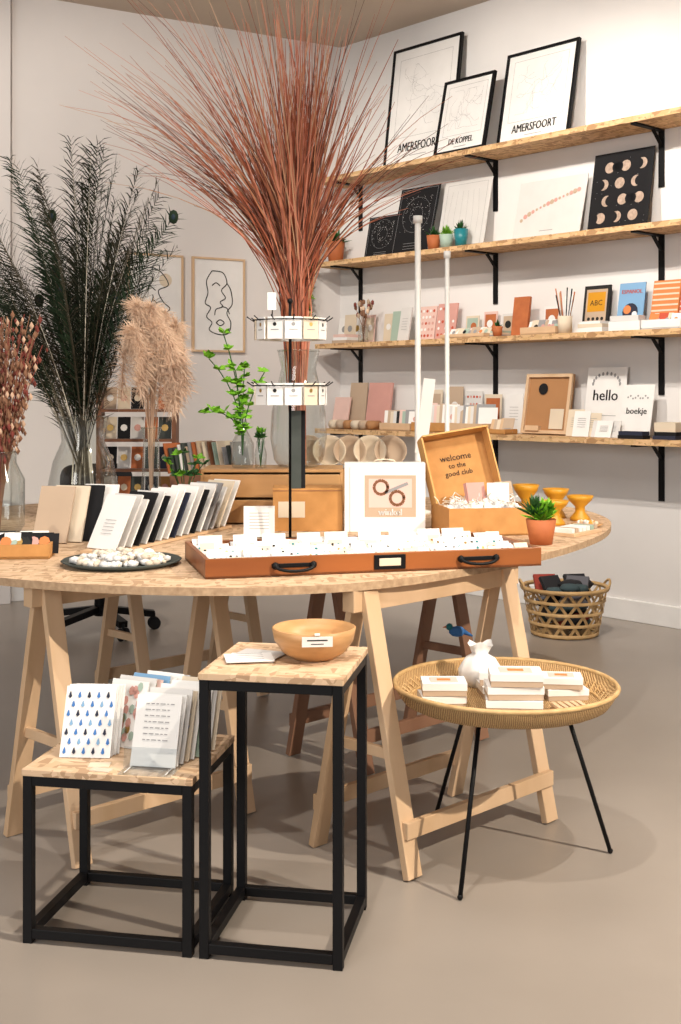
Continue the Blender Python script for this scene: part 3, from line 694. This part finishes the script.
b=B('small_plant_vase',T(-.315,4.735,TZ+.217)); b.lathe([(0,.003),(.022,.003),(.024,.06),(.016,.09),(.018,.11)],GLASS,20)
for k in range(5): b.tube([(0,0,.01),(.01*math.cos(k),.01*math.sin(k),.1),(.02*math.cos(k*1.3),.02*math.sin(k*1.3),.16)],.0018,GRND,4)
leafrosette(b,(0,0,.12),20,.035,.024,GRND,.6); leafrosette(b,(0,0,.14),12,.035,.024,GRN,.8); b.done()
b=B('ivy_sprig_vase',T(-.60,4.62,TZ+.001)); b.lathe([(0,.003),(.03,.003),(.035,.05),(.02,.10),(.022,.13)],GLASS,20)
for k in range(7):
    a=k*.9; P=[(0,0,.01),(.01*math.cos(a),.01*math.sin(a),.12),(.04*math.cos(a),.04*math.sin(a),.20),(.07*math.cos(a),.07*math.sin(a),.24+.02*(k%3))]
    b.tube(P,.0018,GRND,4)
    for p in P[1:]: leafrosette(b,p,5,.035,.03,GRN if k%2 else GRND,.3)
b.done()
# ---------------------------------------------------------------- feathers
b=B('peacock_feather_bouquet',T(-1.04,4.85,TZ+.001)); rr=random.Random(21)
gp=[(0,.003),(.10,.003),(.135,.03),(.145,.12),(.12,.24),(.085,.32),(.10,.42)]
b.lathe(gp,GLASS,36); ring(b,.10,.42,.003,GLASS,32)
for i in range(80):
    az=rr.uniform(0,6.28); th=D(rr.uniform(3,25)); Ln=rr.uniform(.9,1.52)
    if i<30: az=(math.pi if i%3 else 0)+rr.gauss(0,.5); th=D(rr.uniform(10,31))
    if math.cos(az)>0 and th>D(12): th*=.68
    dh=Vector((math.cos(az),math.sin(az),0)); q=Vector((-.05*math.cos(az),-.05*math.sin(az),.01)); P=[q.copy()]; seg=14
    bend=D(rr.uniform(2,24))
    for k in range(seg):
        f=k/seg; a=th*(.6+.5*f)+bend*f*f; q=q+(dh*math.sin(a)+Vector((0,0,math.cos(a))))*Ln/seg; P.append(q.copy())
    b.tube(P,[.0036*(1-.85*j/seg) for j in range(seg+1)],QUILL if i%2 else PEA[2],3)
    m=rr.choices(PEA,[5,4,2])[0]
    sd=dh.cross(Vector((0,0,1))); tw=rr.uniform(0,3.14)
    nb=64; st=rr.uniform(.38,.46)
    for k in range(nb):
        f=st+(1-st)*k/nb; j=f*seg; i0=min(int(j),seg-1); p=P[i0].lerp(P[i0+1],j-i0); d=(P[i0+1]-P[i0]).normalized()
        s1=(sd*math.cos(tw)+d.cross(sd)*math.sin(tw)).normalized()
        bl=.092*(.6+.6*math.sin(math.pi*min(1,(f-st)/(1-st)*.9+.1)))*rr.uniform(.6,1.3)
        for sg in(-1,1):
            e=p+(s1*sg*.7+d*.8)*bl+Vector((rr.gauss(0,.014),rr.gauss(0,.014),rr.gauss(0,.012)-.012)); mid=p.lerp(e,.5)+d*.008+Vector((rr.gauss(0,.004),rr.gauss(0,.004),0))
            wv=d*.0024+Vector((.0008,0,0))
            b.add([p-wv,p+wv,mid+wv*.8,mid-wv*.8,e],[(0,1,2,3),(3,2,4)],m)
    if i%11==0:
        e=P[-1]; b.ball(tuple(e),.022,PEA[1],(.9,.25,1.3),n=10); b.ball((e.x,e.y-.004,e.z),.010,PEYE,(.9,.35,1.2),n=10)
b.done()
# big fluffy pampas plumes
b=B('pampas_grass_vase',T(-.735,4.66,TZ+.001)); rr=random.Random(31)
b.lathe([(0,.003),(.04,.003),(.045,.02),(.035,.22),(.03,.34),(.04,.38)],GLASS,28); ring(b,.04,.38,.002,GLASS,28)
for i in range(22):
    tx=rr.uniform(-.08,.09); ty=rr.uniform(-.08,.08); tz=rr.uniform(.66,.86); ov=rr.uniform(-.08,.13)
    P=[Vector((0,0,.02)),Vector((tx*.15,ty*.15,.38)),Vector((tx*.5,ty*.6,tz*.85)),Vector((tx,ty,tz)),Vector((tx+ov*.5,ty*1.2,tz+.01)),Vector((tx+ov,ty*1.3,tz-.06)),Vector((tx+ov*1.15,ty*1.4,tz-.18-.06*rr.random()))]
    b.tube(P,.002,PAMP[1],4)
    for k in range(850):
        j=rr.uniform(2.3,5.99); i0=int(j); p=P[i0].lerp(P[i0+1],j-i0)
        dv=Vector((rr.gauss(0,1),rr.gauss(0,1),rr.gauss(-.1,.9))).normalized()*rr.uniform(.02,.075); wv=Vector((.0010,0,.0008))
        e=p+dv+Vector((0,0,-.012)); mid=p+dv*.55
        b.add([p-wv,p+wv,mid+wv,mid-wv,e],[(0,1,2,3),(3,2,4)],PAMP[0] if rr.random()<.7 else PAMP[1])
b.done()
b=B('dried_flower_vase',T(-1.25,4.40,TZ+.001)); rr=random.Random(41)
b.lathe([(0,.003),(.07,.003),(.09,.03),(.09,.20),(.06,.26),(.06,.30)],GLASS,28); ring(b,.06,.30,.003,GLASS,28)
for i in range(110):
    az=rr.uniform(0,6.28); th=D(rr.uniform(2,17)); Ln=rr.uniform(.45,.82); dh=Vector((math.cos(az),math.sin(az),0))
    q=Vector((0,0,.01)); P=[q.copy()]
    for k in range(6): a=th*(.3+k/5); q=q+(dh*math.sin(a)+Vector((0,0,math.cos(a))))*Ln/6; P.append(q.copy())
    m=rr.choice(DRY); b.tube(P,.0018,m,3)
    for k in range(14):
        j=rr.uniform(3.0,5.99); i0=int(j); p=P[i0].lerp(P[i0+1],j-i0); b.ball((p.x+rr.gauss(0,.014),p.y+rr.gauss(0,.014),p.z),rr.uniform(.004,.010),rr.choice([m,m,m,m,PAMP[1]]),(1,1,1.7),n=5)
b.done()
# rear rack and books on table
b=B('postcard_rack',T(-.92,5.45,TZ+.001)); 
for s_ in(-1,1): b.box((s_*.17,0,.28),(.02,.10,.56),PINED)
for k in range(4):
    b.box((0,.0,.03+.135*k),(.32,.09,.012),PINED)
    for q in range(5):
        M=b.card(-.125+.062*q,-.01,.037+.135*k,.058,.10,[WHITE2,BEIGE,SLATE,BLACKM,KRAFT,TERRA,CREAM,NAVY][(k*3+q*5)%8],0,.2,.003); b.disc(M,0,.05,.016,[PINK,CREAM,GOLD,WHITE][(k+q)%4],n=8)
b.done()
b=B('notebook_stand',T(-.56,5.3,TZ+.001)); b.box((0,0,.08),(.36,.2,.16),PINED)
x=-.17
for k in range(16):
    th=R.uniform(.012,.024); b.card(x+th/2,0,.16,.10,.15*R.uniform(.75,1),R.choice([WHITE2,BEIGE,CREAM,SLATE,WHITE,TERRA,PINED,SAGE,GREY]),.9,.25,.006); x+=th+.001
b.done()
b=B('wooden_bowl_stack',T(.04,5.3,TZ+.001)); b.box((0,0,.09),(.5,.14,.18),CR)
for k in range(5):
    M=T(-.18+.09*k,.0,.18)@RX(D(65))@T(0,.075,-.03); b.lathe([(0,0),(.035,.0),(.062,.03),(.074,.06),(.069,.06),(.058,.033),(.032,.008),(0,.008)],CREAM if k%2 else BEIGE,24,M)
b.done()
for x,h,r in((.330,1.27,.013),(.455,1.12,.010)):
    b=B('white_display_pole',T(x,5.12,TZ+.001)); b.lathe([(0,0),(.055,0),(.055,.012),(.02,.02),(r,.03),(r,h-.01)],POLEW,24); b.lathe([(r,h-.03),(r*1.5,h-.03),(r*1.5,h),(0,h)],POLEW,20)
    if x<.4: b.box((0,-.012,.42),(.05,.004,.32),WHITE,T(-.02,0,0)@RY(.12))
    b.done()
# ---------------------------------------------------------------- basket
b=B('woven_basket',T(1.205,6.45,.002)); Hh=.25; N=15
rad=lambda z:.175+.05*(z/Hh)
def ribbon(b,az0,tw,w,m,off):
    vs=[];fs=[];st=14
    for k in range(st+1):
        f=k/st; z=Hh*f; r=rad(z)+off; a=az0+tw*f; da=w/r/2
        for s_ in(-1,1): vs.append((r*math.cos(a+s_*da),r*math.sin(a+s_*da),z))
        for s_ in(-1,1): vs.append(((r-.003)*math.cos(a+s_*da),(r-.003)*math.sin(a+s_*da),z))
    for k in range(st):
        o=4*k; fs+=[(o,o+1,o+5,o+4),(o+2,o+6,o+7,o+3),(o,o+4,o+6,o+2),(o+1,o+3,o+7,o+5)]
    b.add(vs,fs,m)
for k in range(N):
    a=2*math.pi*k/N; ribbon(b,a,.85,.018,STRAW,.002); ribbon(b,a,-.85,.018,STRAW,-.002)
for z in(.015,.07,.13,.19): 
    b.lathe([(rad(z)+.004,z-.008),(rad(z)+.005,z+.008),(rad(z)+.001,z+.008),(rad(z),z-.008)],STRAW,40)
ring(b,rad(Hh)+.002,Hh,.012,STRAW); ring(b,rad(0)-.002,.008,.007,STRAW); b.lathe([(0,.004),(.16,.004)],STRAW,32)
for s_ in(-1,1): b.tube([(s_*(.22+.02*math.sin(a)),.06*math.cos(a),Hh+.0+.04*math.sin(a)) for a in [math.pi*k/8 for k in range(9)]],.007,STRAW,6)
o_bas=b.done()
b=B('folded_scarves',T(0,0,.01)); rr=random.Random(6)
for i in range(46):
    a=rr.uniform(0,6.28); r=.11*math.sqrt(rr.random()); z=.05+.21*(i/46)
    b.ball((r*math.cos(a),r*math.sin(a),z),rr.uniform(.04,.055),rr.choices(CLOTH,[5,4,1.3,3,1.5])[0],(1.3,1,.55),M=None,n=9,j=.25)
for x,y,a,m in((-.05,-.03,.5,CLOTH[0]),(.05,-.04,-.4,CLOTH[1]),(.08,.03,.2,CLOTH[0]),(-.09,.02,.1,CLOTH[2])): b.card(x,y,.2,.12,.11,m,a,.7,.02)
o=b.done(); o.parent=o_bas
# ---------------------------------------------------------------- office chair
b=B('office_chair',T(-1.30,6.5,0)@RZ(.3))
for k in range(5):
    a=2*math.pi*k/5; c,s_=math.cos(a),math.sin(a)
    b.beam((0,0,.13),(.29*c,.29*s_,.085),.05,.035,BLACK,(-s_,c,0))
    for o in(-1,1):
        M=T(.29*c,.29*s_,.034)@RZ(a)@T(0,o*.016,0)@RX(math.pi/2)@T(0,0,-.009); b.lathe([(0,0),(.034,0),(.034,.018),(0,.018)],BLACKM,18,M)
    b.tube([(.29*c,.29*s_,.03),(.29*c,.29*s_,.09)],.008,BLACK,8)
b.tube([(0,0,.09),(0,0,.44)],[.035,.025],BLACK,14)
def rbox(w,d,h,z,M):
    P=[]
    for k in range(24):
        a=2*math.pi*k/24; ca,sa=math.cos(a),math.sin(a); P.append((w/2*abs(ca)**.4*(1 if ca>0 else -1),d/2*abs(sa)**.4*(1 if sa>0 else -1)))
    b.prism(P,z,z+h,BLACKM,M)
rbox(.46,.44,.06,.44,T(0,0,0)); rbox(.40,.32,.04,0,T(0,.24,.74)@RX(math.pi/2)); b.tube([(0,.1,.45),(0,.25,.5),(0,.25,.7)],.02,BLACK,8)
b.done(.006)
b=B('bird_clip',T(-.04,-.02,.0))
b.ball((.42,3.93,.52),.02,BLUE,(1.4,.8,.9)); b.ball((.395,3.93,.535),.012,TEAL); b.tube([(.44,3.93,.52),(.47,3.93,.505)],[.01,.003],BLUE,6); b.tube([(.385,3.93,.535),(.373,3.93,.533)],[.004,.001],ORNG,5); o=b.done(); o.parent=table
# ---------------------------------------------------------------- lights
def area(name,loc,tgt,size,power,col=(1,1,1),sy=None):
    l=bpy.data.lights.new(name,'AREA'); l.size=size; l.energy=power; l.color=col
    if sy: l.shape='RECTANGLE'; l.size_y=sy
    o=bpy.data.objects.new(name,l); o.location=loc; o.rotation_euler=(Vector(tgt)-Vector(loc)).to_track_quat('-Z','Y').to_euler(); sc.collection.objects.link(o)
def spot(name,loc,tgt,power,ang=70,col=(1,.91,.80),rad=.03):
    l=bpy.data.lights.new(name,'SPOT'); l.energy=power; l.spot_size=D(ang); l.spot_blend=.6; l.shadow_soft_size=rad; l.color=col
    o=bpy.data.objects.new(name,l); o.location=loc; o.rotation_euler=(Vector(tgt)-Vector(loc)).to_track_quat('-Z','Y').to_euler(); sc.collection.objects.link(o)
area('shop_window_light',(-3.2,-1.5,2.4),(0.2,5,.8),2.6,150,(1,.975,.94),2.2)
area('overhead_fill_light',(-.2,3.6,3.65),(-.2,3.9,0),1.2,30,(1,.95,.88))  # unseen fill added overhead, since the ceiling blocks the world light
spot('back_wall_fill_spot',(-.4,5.2,3.65),(1.0,7.4,2.0),240,80)
spot('back_wall_fill_spot',(.8,4.2,3.65),(2.1,6.3,1.8),270,84)
spot('back_wall_fill_spot',(-1.6,4.6,3.65),(-1.3,7.6,1.9),190,80)  # extra spot added to brighten the left back wall, not a known fixture
spot('back_wall_fill_spot',(1.3,2.0,3.65),(.45,3.4,.4),240,62)
spot('back_wall_fill_spot',(-.2,1.9,3.65),(.0,3.9,.8),170,60)
spot('back_wall_fill_spot',(3.0,1.2,3.0),(-.1,3.9,.2),780,58,(1,.87,.70),.025)  # added out-of-view spot standing in for warm sun from the right
w=bpy.data.worlds.new('World'); sc.world=w; w.use_nodes=True
w.node_tree.nodes['Background'].inputs[0].default_value=(1,.98,.96,1); w.node_tree.nodes['Background'].inputs[1].default_value=.46
sc.view_settings.view_transform='Standard'
# ---------------------------------------------------------------- camera
cd=bpy.data.cameras.new('camera'); cam=bpy.data.objects.new('camera',cd); sc.collection.objects.link(cam)
cam.location=(0,0,1.3); cam.rotation_euler=(math.pi/2,0,0); cd.sensor_fit='AUTO'; cd.sensor_width=36; cd.lens=1200/1024*36; cd.shift_y=-120/1024
cd.clip_end=100
sc.camera=cam
